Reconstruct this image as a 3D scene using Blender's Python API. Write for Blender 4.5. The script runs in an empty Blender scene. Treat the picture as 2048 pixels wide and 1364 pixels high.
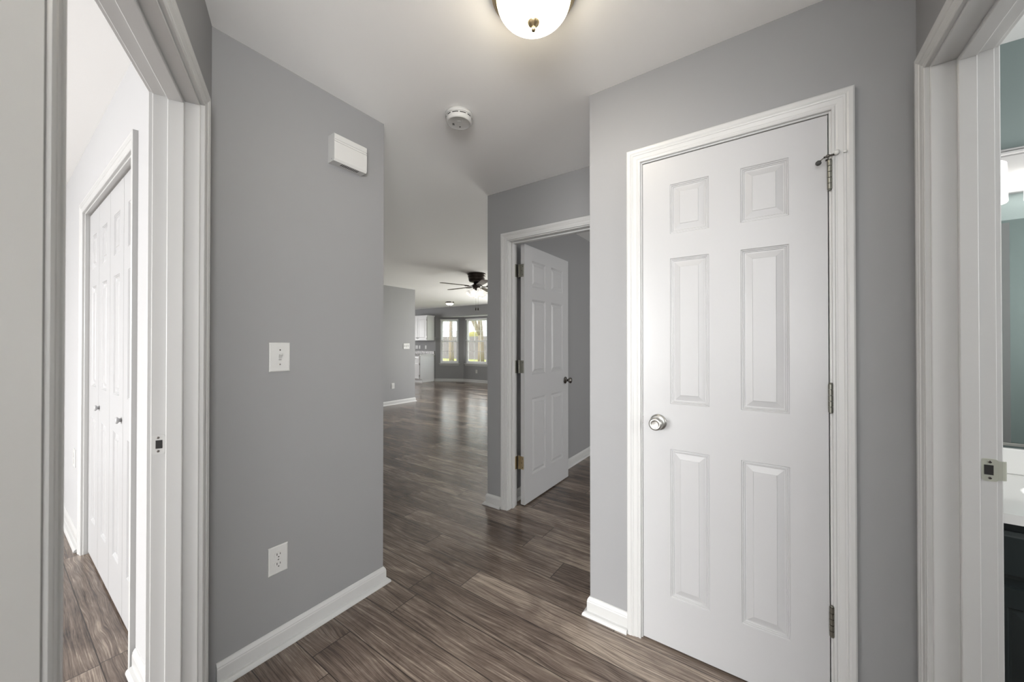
import bpy, bmesh, math, random
from mathutils import Vector, Matrix

random.seed(7)
scn = bpy.context.scene
COL = scn.collection
PI = math.pi

# ------------------------------------------------------------------ camera
EYE = 1.27
PSI = math.radians(34.8)            # the view is turned this far left of +Y
cam_d = bpy.data.cameras.new('camera')
cam_d.sensor_width = 36.0
cam_d.lens = 735.0 / 2048.0 * 36.0
cam_d.clip_start = 0.02
cam_d.clip_end = 200
cam_d.dof.use_dof = True
cam_d.dof.focus_distance = 1.9
cam_d.dof.aperture_fstop = 4.5
cam = bpy.data.objects.new('camera', cam_d)
COL.objects.link(cam)
cam.location = (0, 0, EYE)
cam.rotation_euler = (math.radians(90 + 0.33), 0, PSI)
scn.camera = cam

# ------------------------------------------------------------------ sky, sun, daylight, exposure
scn.view_settings.view_transform = 'Standard'
scn.view_settings.look = 'None'
scn.view_settings.gamma = 1.0
scn.view_settings.use_curve_mapping = False
scn.view_settings.exposure = 1.30

world = bpy.data.worlds.new('overcast_sky')
scn.world = world
world.use_nodes = True
wn = world.node_tree
wn.nodes['Background'].inputs['Color'].default_value = (0.93, 0.97, 1.0, 1)
wn.nodes['Background'].inputs['Strength'].default_value = 1.7

sun_d = bpy.data.lights.new('sun', 'SUN')
sun_d.energy = 2.0
sun_d.angle = math.radians(3)
sun_d.color = (1.0, 0.95, 0.86)
sun = bpy.data.objects.new('sun', sun_d)
COL.objects.link(sun)
sun.rotation_euler = (math.radians(48), 0, math.radians(-28))


def area(name, loc, direction, sx, sy, power, color=(1, 1, 1)):
    """rectangular lamp standing in for window daylight."""
    d = bpy.data.lights.new(name, 'AREA')
    d.shape = 'RECTANGLE'
    d.size, d.size_y = sx, sy
    d.energy = power
    d.color = color
    o = bpy.data.objects.new(name, d)
    COL.objects.link(o)
    o.location = loc
    o.rotation_euler = Vector(direction).to_track_quat('-Z', 'Y').to_euler()
    return o


DAY = (1.0, 0.99, 0.975)
area('bedroom_window_daylight', (-2.6, -3.56, 1.35), (0, 1, -1.1), 2.2, 1.5, 118, DAY)
area('rear_fill_lamp', (1.2, -3.56, 1.35), (0, 1, 2.0), 2.0, 1.5, 95, DAY)  # unseen lamp added behind the camera to fill the hall, aimed up
area('rear_side_fill_lamp', (2.56, -1.9, 1.35), (-1, 0, 2.0), 2.4, 1.5, 175, DAY)  # second lamp added in the unseen rear room, fills hall and ceiling
area('living_fill_lamp', (-3.9, 8.58, 1.2), (0, -1, 0.6), 3.0, 2.0, 85, DAY)  # unseen lamp added to light the living room
area('kitchen_fill_lamp', (-12.95, 5.2, 1.5), (1, 0, 0), 2.4, 1.1, 42, DAY)  # added out of view to brighten the kitchen
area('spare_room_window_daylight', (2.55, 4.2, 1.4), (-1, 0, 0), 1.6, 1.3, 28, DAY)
area('bathroom_fill_lamp', (2.56, 0.9, 1.6), (-1, 0, 0), 0.9, 0.9, 17, DAY)  # unseen lamp before a blank wall, added to brighten the bathroom


# ------------------------------------------------------------------ materials
def lin(c):
    return tuple(((v / 255) / 12.92 if v / 255 <= 0.04045 else ((v / 255 + 0.055) / 1.055) ** 2.4) for v in c)


def mat(name, rgb, rough=0.5, metal=0.0, bump=0.0, bscale=200.0, var=0.0, vscale=3.0, spec=0.5, coat=0.0):
    m = bpy.data.materials.new(name)
    m.use_nodes = True
    nt = m.node_tree
    b = nt.nodes['Principled BSDF']
    c = lin(rgb)
    b.inputs['Base Color'].default_value = (*c, 1)
    b.inputs['Roughness'].default_value = rough
    b.inputs['Metallic'].default_value = metal
    b.inputs['Specular IOR Level'].default_value = spec
    b.inputs['Coat Weight'].default_value = coat
    tc = nt.nodes.new('ShaderNodeTexCoord')
    if var:
        n = nt.nodes.new('ShaderNodeTexNoise')
        n.inputs['Scale'].default_value = vscale
        n.inputs['Detail'].default_value = 4
        nt.links.new(tc.outputs['Object'], n.inputs['Vector'])
        r = nt.nodes.new('ShaderNodeMix')
        r.data_type = 'RGBA'
        r.inputs['A'].default_value = (*[v * (1 - var) for v in c], 1)
        r.inputs['B'].default_value = (*[min(1, v * (1 + var)) for v in c], 1)
        nt.links.new(n.outputs['Fac'], r.inputs['Factor'])
        nt.links.new(r.outputs['Result'], b.inputs['Base Color'])
    if bump:
        n2 = nt.nodes.new('ShaderNodeTexNoise')
        n2.inputs['Scale'].default_value = bscale
        n2.inputs['Detail'].default_value = 3
        nt.links.new(tc.outputs['Object'], n2.inputs['Vector'])
        bp = nt.nodes.new('ShaderNodeBump')
        bp.inputs['Strength'].default_value = bump
        bp.inputs['Distance'].default_value = 0.001
        nt.links.new(n2.outputs['Fac'], bp.inputs['Height'])
        nt.links.new(bp.outputs['Normal'], b.inputs['Normal'])
    return m


def emit(name, rgb, strength, var=0.0, vscale=8, edge=None):
    m = bpy.data.materials.new(name)
    m.use_nodes = True
    nt = m.node_tree
    b = nt.nodes['Principled BSDF']
    c = lin(rgb)
    b.inputs['Base Color'].default_value = (0.85, 0.83, 0.78, 1)
    b.inputs['Roughness'].default_value = 0.25
    b.inputs['Emission Color'].default_value = (*c, 1)
    b.inputs['Emission Strength'].default_value = strength
    if var:
        tc = nt.nodes.new('ShaderNodeTexCoord')
        n = nt.nodes.new('ShaderNodeTexNoise')
        n.inputs['Scale'].default_value = vscale
        n.inputs['Detail'].default_value = 2
        nt.links.new(tc.outputs['Object'], n.inputs['Vector'])
        mr = nt.nodes.new('ShaderNodeMapRange')
        mr.inputs['From Min'].default_value = 0.3
        mr.inputs['From Max'].default_value = 0.7
        mr.inputs['To Min'].default_value = strength * (1 - var)
        mr.inputs['To Max'].default_value = strength * (1 + var)
        nt.links.new(n.outputs['Fac'], mr.inputs['Value'])
        nt.links.new(mr.outputs['Result'], b.inputs['Emission Strength'])
    return m


def wood_floor():
    m = bpy.data.materials.new('grey_brown_plank_floor')
    m.use_nodes = True
    nt = m.node_tree
    L = nt.links.new
    b = nt.nodes['Principled BSDF']

    def math_(op, a, bb=None, c=None):
        n = nt.nodes.new('ShaderNodeMath')
        n.operation = op
        for i, v in enumerate((a, bb, c)):
            if v is None:
                continue
            if isinstance(v, (int, float)):
                n.inputs[i].default_value = v
            else:
                L(v, n.inputs[i])
        return n.outputs[0]

    def noise(vec, scale, detail=4, rough=0.5, dist=0.0):
        n = nt.nodes.new('ShaderNodeTexNoise')
        n.inputs['Scale'].default_value = scale
        n.inputs['Detail'].default_value = detail
        n.inputs['Roughness'].default_value = rough
        n.inputs['Distortion'].default_value = dist
        L(vec, n.inputs['Vector'])
        return n.outputs['Fac']

    def comb(x, y, z):
        n = nt.nodes.new('ShaderNodeCombineXYZ')
        for i, v in enumerate((x, y, z)):
            if isinstance(v, (int, float)):
                n.inputs[i].default_value = v
            else:
                L(v, n.inputs[i])
        return n.outputs[0]

    tc = nt.nodes.new('ShaderNodeTexCoord')
    sp = nt.nodes.new('ShaderNodeSeparateXYZ')
    L(tc.outputs['Object'], sp.inputs[0])
    X, Y = sp.outputs['X'], sp.outputs['Y']
    PW, PL = 0.165, 1.22
    v = math_('DIVIDE', math_('SUBTRACT', Y, 1.26), PW)
    row = math_('FLOOR', v)
    fv = math_('FRACT', v)
    w1 = nt.nodes.new('ShaderNodeTexWhiteNoise')
    w1.noise_dimensions = '1D'
    L(row, w1.inputs['W'])
    u = math_('ADD', math_('DIVIDE', X, PL), math_('MULTIPLY', w1.outputs['Value'], 7.3))
    colm = math_('FLOOR', u)
    fu = math_('FRACT', u)
    w2 = nt.nodes.new('ShaderNodeTexWhiteNoise')
    w2.noise_dimensions = '2D'
    L(comb(row, colm, 0), w2.inputs['Vector'])
    tone = w2.outputs['Value']
    w3 = nt.nodes.new('ShaderNodeTexWhiteNoise')
    w3.noise_dimensions = '2D'
    L(comb(math_('ADD', row, 31.7), colm, 0), w3.inputs['Vector'])
    ident = math_('MULTIPLY', w3.outputs['Value'], 60)
    # slow bend of the grain round cathedral figures and knots
    bend = noise(comb(math_('MULTIPLY', X, 1.7), math_('MULTIPLY', Y, 7.0), ident), 1.0, 2, 0.5, 0.4)
    yb = math_('ADD', Y, math_('MULTIPLY', math_('SUBTRACT', bend, 0.5), 0.07))
    rings = noise(comb(math_('MULTIPLY', X, 1.1), math_('MULTIPLY', yb, 105.0), ident), 1.0, 5, 0.62, 0.2)
    fine = noise(comb(math_('MULTIPLY', X, 9.0), math_('MULTIPLY', yb, 330.0), ident), 1.0, 3, 0.6)
    blot = noise(comb(math_('MULTIPLY', X, 2.6), math_('MULTIPLY', Y, 8.0), math_('ADD', ident, 9.0)), 1.0, 4, 0.62, 0.9)
    def dev(x, k):
        return math_('MULTIPLY', math_('SUBTRACT', x, 0.5), k)
    g = math_('ADD', dev(rings, 1.05), dev(fine, 0.95))
    g = math_('ADD', g, dev(blot, 0.85))
    g = math_('ADD', g, dev(tone, 0.34))
    g = math_('ADD', g, 0.5)
    rp = nt.nodes.new('ShaderNodeValToRGB')
    e = rp.color_ramp.elements
    e[0].position, e[0].color = 0.08, (*lin((48, 40, 36)), 1)
    e[1].position, e[1].color = 0.95, (*lin((170, 156, 142)), 1)
    k = e.new(0.38)
    k.color = (*lin((90, 78, 70)), 1)
    k = e.new(0.62)
    k.color = (*lin((118, 105, 95)), 1)
    L(g, rp.inputs['Fac'])
    # seams
    dv = math_('MULTIPLY', math_('MINIMUM', fv, math_('SUBTRACT', 1.0, fv)), PW)
    du = math_('MULTIPLY', math_('MINIMUM', fu, math_('SUBTRACT', 1.0, fu)), PL)
    dmin = math_('MINIMUM', dv, du)
    mr = nt.nodes.new('ShaderNodeMapRange')
    mr.inputs['From Min'].default_value = 0.0004
    mr.inputs['From Max'].default_value = 0.0030
    L(dmin, mr.inputs['Value'])
    seam = mr.outputs['Result']
    mx = nt.nodes.new('ShaderNodeMix')
    mx.data_type = 'RGBA'
    mx.inputs['A'].default_value = (*lin((40, 33, 29)), 1)
    L(seam, mx.inputs['Factor'])
    L(rp.outputs['Color'], mx.inputs['B'])
    L(mx.outputs['Result'], b.inputs['Base Color'])
    rr = nt.nodes.new('ShaderNodeMapRange')
    rr.inputs['To Min'].default_value = 0.17
    rr.inputs['To Max'].default_value = 0.27
    L(g, rr.inputs['Value'])
    L(rr.outputs['Result'], b.inputs['Roughness'])
    h = math_('ADD', math_('MULTIPLY', g, 0.25), seam)
    bp = nt.nodes.new('ShaderNodeBump')
    bp.inputs['Strength'].default_value = 0.25
    bp.inputs['Distance'].default_value = 0.001
    L(h, bp.inputs['Height'])
    L(bp.outputs['Normal'], b.inputs['Normal'])
    return m


def granite():
    m = mat('speckled_granite', (150, 148, 146), 0.25)
    nt = m.node_tree
    b = nt.nodes['Principled BSDF']
    tc = nt.nodes.new('ShaderNodeTexCoord')
    n = nt.nodes.new('ShaderNodeTexNoise')
    n.inputs['Scale'].default_value = 45
    n.inputs['Detail'].default_value = 5
    nt.links.new(tc.outputs['Object'], n.inputs['Vector'])
    r = nt.nodes.new('ShaderNodeValToRGB')
    r.color_ramp.elements[0].position = 0.35
    r.color_ramp.elements[0].color = (*lin((84, 80, 78)), 1)
    r.color_ramp.elements[1].position = 0.68
    r.color_ramp.elements[1].color = (*lin((176, 172, 169)), 1)
    nt.links.new(n.outputs['Fac'], r.inputs['Fac'])
    nt.links.new(r.outputs['Color'], b.inputs['Base Color'])
    return m


def clear_glass(name, tint=(0.97, 0.99, 0.98)):
    m = bpy.data.materials.new(name)
    m.use_nodes = True
    nt = m.node_tree
    out = nt.nodes['Material Output']
    nt.nodes.remove(nt.nodes['Principled BSDF'])
    t = nt.nodes.new('ShaderNodeBsdfTransparent')
    t.inputs['Color'].default_value = (*tint, 1)
    g = nt.nodes.new('ShaderNodeBsdfGlossy')
    g.inputs['Roughness'].default_value = 0.02
    mx = nt.nodes.new('ShaderNodeMixShader')
    mx.inputs['Fac'].default_value = 0.06
    nt.links.new(t.outputs[0], mx.inputs[1])
    nt.links.new(g.outputs[0], mx.inputs[2])
    nt.links.new(mx.outputs[0], out.inputs['Surface'])
    return m


WALL = mat('grey_wall_paint', (143, 143, 144), 0.55, bump=0.12, bscale=260, var=0.02, vscale=1.5, spec=0.35)
LITWALL = mat('lightened_grey_wall_paint', (182, 182, 183), 0.6, bump=0.12, bscale=260, spec=0.3)  # hall wall grey, lightened: the bedroom's strong daylight is put into the colour
TEAL = mat('teal_bathroom_paint', (128, 141, 140), 0.5, bump=0.12, bscale=260, spec=0.4)
CEIL = mat('white_ceiling_paint', (245, 245, 244), 0.85, bump=0.15, bscale=180, spec=0.2)
TRIM = mat('white_trim_enamel', (192, 192, 191), 0.32, bump=0.01, bscale=60, spec=0.5)
DOORW = mat('white_door_enamel', (179, 179, 180), 0.36, bump=0.06, bscale=120, spec=0.5)
PLASTIC = mat('white_plastic', (198, 198, 196), 0.35)
DARKSLOT = mat('dark_slot', (30, 29, 28), 0.6)
NICKEL = mat('satin_nickel', (176, 175, 171), 0.34, 1.0)
AGEDNICKEL = mat('aged_nickel', (138, 137, 129), 0.30, 1.0)
OLDBRASS = mat('aged_brass', (178, 162, 130), 0.34, 1.0)
DARKBRONZE = mat('oil_rubbed_bronze', (52, 43, 38), 0.35, 0.7)
PEWTER = mat('dark_pewter', (120, 116, 112), 0.25, 1.0)
BLADE = mat('dark_walnut_blade', (74, 60, 52), 0.4)
CABW = mat('white_cabinet_paint', (235, 235, 236), 0.35)
GRANITE = granite()
VANITY = mat('black_green_cabinet_paint', (36, 43, 44), 0.35, var=0.06)
MARBLE = mat('white_cultured_marble', (236, 236, 234), 0.15, coat=0.3)
MIRROR = mat('mirror_silver', (212, 216, 214), 0.01, 1.0)
PAINTSTEEL = mat('painted_steel', (178, 180, 168), 0.35, 0.3)
RUBBER = mat('dark_rubber', (60, 60, 58), 0.6)
CLEARRUB = mat('milky_rubber', (205, 205, 203), 0.5)
FLOOR = wood_floor()
GLASS = clear_glass('window_glass')
DOME = emit('lit_alabaster_glass', (255, 240, 212), 7.5, 0.3, 7)
BULBGLASS = emit('lit_bell_glass', (255, 250, 242), 0.28, 0.5, 30)
FARDOME = emit('lit_dome_glass', (255, 248, 235), 1.0)
VSHADE = emit('lit_frosted_cylinder', (255, 253, 250), 1.4)
FENCEW = mat('weathered_fence_wood', (112, 106, 110), 0.8, var=0.25, vscale=9)
BARK = mat('grey_bark', (120, 108, 98), 0.9, var=0.25, vscale=12)
GRASS = mat('winter_lawn', (150, 155, 92), 0.95, var=0.3, vscale=2.5)
SHRUB = mat('olive_shrub_leaves', (128, 122, 72), 0.9, var=0.3, vscale=5)
BLIND = mat('white_blind_slat', (240, 240, 240), 0.5)
VINYL = mat('white_vinyl_frame', (240, 240, 242), 0.4)


# ------------------------------------------------------------------ mesh building
def frame(o, a, n):
    a = Vector((a[0], a[1], 0)).normalized()
    n = Vector((n[0], n[1], 0)).normalized()
    return Matrix(((a.x, n.x, 0, o[0]), (a.y, n.y, 0, o[1]), (0, 0, 1, o[2] if len(o) > 2 else 0), (0, 0, 0, 1)))


ID = Matrix.Identity(4)


class MB:
    def __init__(self, M=None):
        self.v, self.f, self.sm, self.M = [], [], [], (M if M is not None else ID)

    def vert(self, p):
        self.v.append(self.M @ Vector(p))
        return len(self.v) - 1

    def face(self, ids, smooth=False):
        self.f.append(tuple(ids))
        self.sm.append(smooth)

    def box(self, x0, x1, y0, y1, z0, z1):
        i = [self.vert((x, y, z)) for x in (x0, x1) for y in (y0, y1) for z in (z0, z1)]
        for q in ((0, 1, 3, 2), (4, 6, 7, 5), (0, 4, 5, 1), (2, 3, 7, 6), (0, 2, 6, 4), (1, 5, 7, 3)):
            self.face([i[k] for k in q])
        return self

    def bbox(self, x0, x1, y0, y1, z0, z1, c=0.002):
        """box with chamfered edges (each face inset by c)"""
        X, Y, Z = (x0, x1), (y0, y1), (z0, z1)
        sg = (1, -1)
        ids = {}
        for i in (0, 1):
            for j in (0, 1):
                for k in (0, 1):
                    ids[i, j, k, 'x'] = self.vert((X[i], Y[j] + sg[j] * c, Z[k] + sg[k] * c))
                    ids[i, j, k, 'y'] = self.vert((X[i] + sg[i] * c, Y[j], Z[k] + sg[k] * c))
                    ids[i, j, k, 'z'] = self.vert((X[i] + sg[i] * c, Y[j] + sg[j] * c, Z[k]))
                    self.face([ids[i, j, k, a] for a in 'xyz'])
        for s in (0, 1):
            self.face([ids[s, a, b, 'x'] for a, b in ((0, 0), (0, 1), (1, 1), (1, 0))])
            self.face([ids[a, s, b, 'y'] for a, b in ((0, 0), (0, 1), (1, 1), (1, 0))])
            self.face([ids[a, b, s, 'z'] for a, b in ((0, 0), (0, 1), (1, 1), (1, 0))])
        for a in (0, 1):
            for b in (0, 1):
                self.face([ids[0, a, b, 'y'], ids[1, a, b, 'y'], ids[1, a, b, 'z'], ids[0, a, b, 'z']])
                self.face([ids[a, 0, b, 'x'], ids[a, 1, b, 'x'], ids[a, 1, b, 'z'], ids[a, 0, b, 'z']])
                self.face([ids[a, b, 0, 'x'], ids[a, b, 1, 'x'], ids[a, b, 1, 'y'], ids[a, b, 0, 'y']])
        return self

    def lathe(self, prof, c=(0, 0, 0), axis='z', seg=32, smooth=True, sx=1.0, sy=1.0, ruff=None):
        """profile of (radius, height) turned round an axis through c"""
        c = Vector(c)
        rings = []
        for (r, h) in prof:
            ring = []
            if r < 1e-6:
                p = {'z': Vector((0, 0, h)), 'x': Vector((h, 0, 0)), 'y': Vector((0, h, 0))}[axis]
                ring = [self.vert(c + p)]
            else:
                for k in range(seg):
                    t = 2 * PI * k / seg
                    rr = r * (1 + (ruff(t, h) if ruff else 0))
                    a, bb = rr * math.cos(t) * sx, rr * math.sin(t) * sy
                    p = {'z': Vector((a, bb, h)), 'x': Vector((h, a, bb)), 'y': Vector((a, h, bb))}[axis]
                    ring.append(self.vert(c + p))
            rings.append(ring)
        for q, w in zip(rings, rings[1:]):
            if len(q) == 1 and len(w) == 1:
                continue
            for k in range(seg):
                k2 = (k + 1) % seg
                if len(q) == 1:
                    self.face([q[0], w[k], w[k2]], smooth)
                elif len(w) == 1:
                    self.face([q[k], q[k2], w[0]], smooth)
                else:
                    self.face([q[k], q[k2], w[k2], w[k]], smooth)
        for ring in (rings[0], rings[-1]):
            if len(ring) > 2:
                self.face(list(ring))
        return self

    def tube(self, pts, r, seg=8, taper=None):
        pts = [Vector(p) for p in pts]
        rings = []
        for i, p in enumerate(pts):
            d = (pts[min(i + 1, len(pts) - 1)] - pts[max(i - 1, 0)]).normalized()
            up = Vector((0, 0, 1)) if abs(d.z) < 0.9 else Vector((1, 0, 0))
            a = d.cross(up).normalized()
            bb = d.cross(a).normalized()
            rr = r if taper is None else r + (taper - r) * i / (len(pts) - 1)
            rings.append([self.vert(p + rr * (math.cos(2 * PI * k / seg) * a + math.sin(2 * PI * k / seg) * bb)) for k in range(seg)])
        for q, w in zip(rings, rings[1:]):
            for k in range(seg):
                k2 = (k + 1) % seg
                self.face([q[k], q[k2], w[k2], w[k]], True)
        self.face(rings[0])
        self.face(rings[-1])
        return self

    def prism(self, pts, z0, z1):
        a = [self.vert((p[0], p[1], z0)) for p in pts]
        b = [self.vert((p[0], p[1], z1)) for p in pts]
        n = len(pts)
        for k in range(n):
            self.face([a[k], a[(k + 1) % n], b[(k + 1) % n], b[k]])
        self.face(a)
        self.face(b)
        return self

    def extrude_n(self, pts, n0, n1):
        """polygon given in (a, z), pushed from n0 to n1"""
        a = [self.vert((p[0], n0, p[1])) for p in pts]
        b = [self.vert((p[0], n1, p[1])) for p in pts]
        n = len(pts)
        for k in range(n):
            self.face([a[k], a[(k + 1) % n], b[(k + 1) % n], b[k]])
        self.face(a)
        self.face(b)
        return self


def build(name, mb, m, parent=None, origin=None, weld=True):
    """one mesh object; children are stored relative to their thing's base"""
    if origin is None:
        origin = Vector(parent['_o']) if parent is not None and '_o' in parent else Vector((0, 0, 0))
    me = bpy.data.meshes.new(name)
    me.from_pydata([tuple(p - origin) for p in mb.v], [], mb.f)
    for p, s in zip(me.polygons, mb.sm):
        p.use_smooth = s
    bm = bmesh.new()
    bm.from_mesh(me)
    if weld:
        bmesh.ops.remove_doubles(bm, verts=bm.verts, dist=1e-6)
    bmesh.ops.recalc_face_normals(bm, faces=bm.faces)
    bm.to_mesh(me)
    bm.free()
    me.materials.append(m)
    o = bpy.data.objects.new(name, me)
    COL.objects.link(o)
    if parent is not None:
        o.parent = parent
        o['_o'] = tuple(origin)
    return o


def tag(o, label=None, cat=None, group=None, kind=None):
    if label:
        o['label'] = label
    if cat:
        o['category'] = cat
    if group:
        o['group'] = group
    if kind:
        o['kind'] = kind
    return o


def thing(name, loc, label, cat, group=None, kind=None):
    o = bpy.data.objects.new(name, None)
    COL.objects.link(o)
    o.empty_display_size = 0.05
    o.location = loc
    o['_o'] = tuple(loc)
    return tag(o, label, cat, group, kind)


# ------------------------------------------------------------------ the setting: shell
CH = 2.44


def wall(name, M, a0, a1, thick, openings=(), z0=0.0, z1=CH, m=None, label=None):
    """a wall in frame M: its room face at n = 0, its body behind it, with openings (a0, a1, z0, z1)"""
    mb = MB(M)
    As = sorted({a0, a1, *[x for o in openings for x in o[:2]]})
    Zs = sorted({z0, z1, *[x for o in openings for x in o[2:]]})

    def solid(i, j):
        if i < 0 or j < 0 or i >= len(As) - 1 or j >= len(Zs) - 1:
            return False
        ca, cz = (As[i] + As[i + 1]) / 2, (Zs[j] + Zs[j + 1]) / 2
        return not any(o[0] < ca < o[1] and o[2] < cz < o[3] for o in openings)

    for i in range(len(As) - 1):
        for j in range(len(Zs) - 1):
            if not solid(i, j):
                continue
            A0, A1, Z0, Z1 = As[i], As[i + 1], Zs[j], Zs[j + 1]

            def q(*ps):
                mb.face([mb.vert(p) for p in ps])
            q((A0, 0, Z0), (A1, 0, Z0), (A1, 0, Z1), (A0, 0, Z1))
            q((A0, -thick, Z0), (A1, -thick, Z0), (A1, -thick, Z1), (A0, -thick, Z1))
            if not solid(i - 1, j):
                q((A0, 0, Z0), (A0, -thick, Z0), (A0, -thick, Z1), (A0, 0, Z1))
            if not solid(i + 1, j):
                q((A1, 0, Z0), (A1, -thick, Z0), (A1, -thick, Z1), (A1, 0, Z1))
            if not solid(i, j - 1):
                q((A0, 0, Z0), (A1, 0, Z0), (A1, -thick, Z0), (A0, -thick, Z0))
            if not solid(i, j + 1):
                q((A0, 0, Z1), (A1, 0, Z1), (A1, -thick, Z1), (A0, -thick, Z1))
    o = build(name, mb, m or WALL)
    return tag(o, label, 'wall', None, 'structure')


SA, CA = 0.42262, 0.90631
F_D = frame((-1.68, 0), (0, 1), (1, 0))
F_A = frame((-1.68, 0.4765), (CA, -SA), (SA, CA))
F_AB = F_A @ Matrix.Translation((0, -0.115, 0)) @ Matrix.Diagonal((1, -1, 1, 1))     # bedroom side of the angled wall
F_W = frame((0, 1.63), (1, 0), (0, -1))
F_E = frame((0, 2.28), (1, 0), (0, -1))
F_B = frame((0.378, 0), (0, 1), (-1, 0))
F_BB = frame((0.493, 0), (0, 1), (1, 0))
F_C = frame((0, 0.346), (1, 0), (0, -1))
F_K = frame((-6.34, 0), (0, 1), (1, 0))
F_F = frame((0, 8.62), (1, 0), (0, -1))
BL_LEN = math.hypot(0.82, 0.48)
F_BL = frame((-9.10, 8.62), (0.82, 0.48), (0.48, -0.82))
F_BC = frame((0, 9.10), (1, 0), (0, -1))
F_BR = frame((-7.20, 9.10), (0.82, -0.48), (-0.48, -0.82))
F_TB = frame((0, 2.27), (1, 0), (0, -1))

wall('wall_left', F_D, 0.461, 1.217, 0.115, label='grey hallway wall carrying the door chime and light switch')
wall('wall_angled', F_A, 0.0, 1.30, 0.115, [(0.16, 1.015, 0, 2.06)], label='grey wall round the open bedroom doorway at the left edge')
wall('wall_closet', F_W, -0.686, 0.378, 0.115, [(-0.462, 0.190, 0, 2.06)], label='grey wall round the closed narrow white door')
wall('wall_alcove', frame((-0.686, 0), (0, 1), (-1, 0)), 1.745, 2.28, 0.115, label='grey return wall behind the narrow door wall')
wall('wall_passage', F_E, -1.82, 0.493, 0.115, [(-1.635, -0.827, 0, 2.06)], label='grey wall round the bedroom doorway at the passage end')
wall('wall_right', F_B, -0.115, 2.28, 0.115, [(0.725, 1.533, 0, 2.06)], label='grey wall round the bathroom doorway at the right edge')
wall('wall_bathroom', F_TB, 0.493, 2.60, 0.10, m=TEAL, label='teal bathroom wall behind the vanity')
wall('wall_bathroom_near', frame((0, 0), (1, 0), (0, 1)), 0.493, 2.60, 0.115, m=TEAL, label='teal bathroom wall facing the mirror')
wall('wall_rear_right', frame((2.60, 0), (0, 1), (-1, 0)), -3.6, -0.115, 0.115, [(-3.1, -0.7, 0.6, 2.1)], m=LITWALL, label='lightened grey window wall of the unseen room added behind the camera')  # this rear room is added, unseen, so that light reaches the hall
wall('wall_rear_side', frame((-0.50, 0), (0, 1), (1, 0)), -3.6, -0.1, 0.115, m=LITWALL, label='lightened grey wall between the near bedroom and the unseen added rear room')
wall('wall_bathroom_right', frame((2.60, 0), (0, 1), (-1, 0)), -0.115, 6.0, 0.115, m=TEAL, label='teal outer wall of the bathroom')
wall('wall_spare_room_back', frame((0, 6.0), (1, 0), (0, -1)), -1.68, 2.715, 0.115, label='grey back wall of the far bedroom')
wall('wall_living_right', frame((-1.68, 0), (0, 1), (1, 0)), 2.395, 8.62, 0.14, label='grey wall seen behind the open bedroom door')
wall('wall_back', F_F, -13.115, -1.68, 0.115, [(-9.10, -6.38, 0, 2.13), (-5.4, -2.4, 0.2, 2.2)], label='grey far wall of the dining area with bay opening')
wall('wall_living_near', frame((0, 1.217), (1, 0), (0, 1)), -13.115, -1.795, 0.115, label='grey near wall of the living room')
wall('wall_kitchen', F_K, 1.217, 5.40, 0.115, label='grey wall end with three-gang switch beside the kitchen')
wall('wall_kitchen_left', frame((-13.0, 0), (0, 1), (1, 0)), 1.217, 8.62, 0.115, [(4.0, 6.4, 0.95, 2.05)], label='grey outer wall of the kitchen')
wall('wall_bedroom', F_C, -5.2, -1.69, 0.115, [(-3.385, -2.085, 0, 2.06)], m=LITWALL, label='daylight-lightened grey bedroom wall round the folding closet doors')
wall('wall_bedroom_left', frame((-5.2, 0), (0, 1), (1, 0)), -3.6, 0.461, 0.115, m=LITWALL, label='lightened grey outer wall of the near bedroom')
wall('wall_bedroom_back', frame((0, -3.6), (1, 0), (0, 1)), -5.315, 2.715, 0.115, [(-3.7, -1.5, 0.6, 2.1), (0.2, 2.2, 0.6, 2.1)], m=LITWALL, label='lightened grey window wall of the near bedroom and the added rear room')
wall('wall_bay_left', F_BL, 0, BL_LEN, 0.10, [(0.155, 0.775, 0.60, 2.07)], z1=2.13, label='grey slanted bay wall with the left window')
wall('wall_bay_centre', F_BC, -8.28, -7.20, 0.10, [(-8.195, -7.285, 0.60, 2.07)], z1=2.13, label='grey middle bay wall with the wider window')
wall('wall_bay_right', F_BR, 0, BL_LEN, 0.10, [(0.155, 0.775, 0.60, 2.07)], z1=2.13, label='grey slanted bay wall on the hidden side')

BAY = [(-9.10, 8.62), (-8.28, 9.10), (-7.20, 9.10), (-6.38, 8.62)]
BAYO = [(-9.15, 8.735), (-8.305, 9.20), (-7.175, 9.20), (-6.33, 8.735)]
fl = MB().box(-13.115, 2.715, -3.715, 8.735, -0.10, 0.0)
fl.prism(BAYO, -0.10, 0.0)
tag(build('floor', fl, FLOOR), 'grey-brown wood plank floor', 'floor', None, 'structure')
cl = MB().box(-13.115, 2.715, -3.715, 8.735, CH, CH + 0.12)
tag(build('ceiling', cl, CEIL), 'white ceiling', 'ceiling', None, 'structure')
cb = MB().prism([(-9.2, 8.74), (-8.33, 9.25), (-7.15, 9.25), (-6.28, 8.74)], 2.13, 2.25)
tag(build('ceiling_bay', cb, CEIL), 'low white ceiling over the window bay', 'ceiling', None, 'structure')


# ------------------------------------------------------------------ the setting: baseboards and door trim
BASE = [(0, 0), (0.030, 0), (0.030, 0.005), (0.0275, 0.012), (0.022, 0.017), (0.012, 0.0195), (0.012, 0.062),
        (0.0105, 0.066), (0.0105, 0.070), (0.006, 0.079), (0.003, 0.083), (0, 0.084)]


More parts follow.
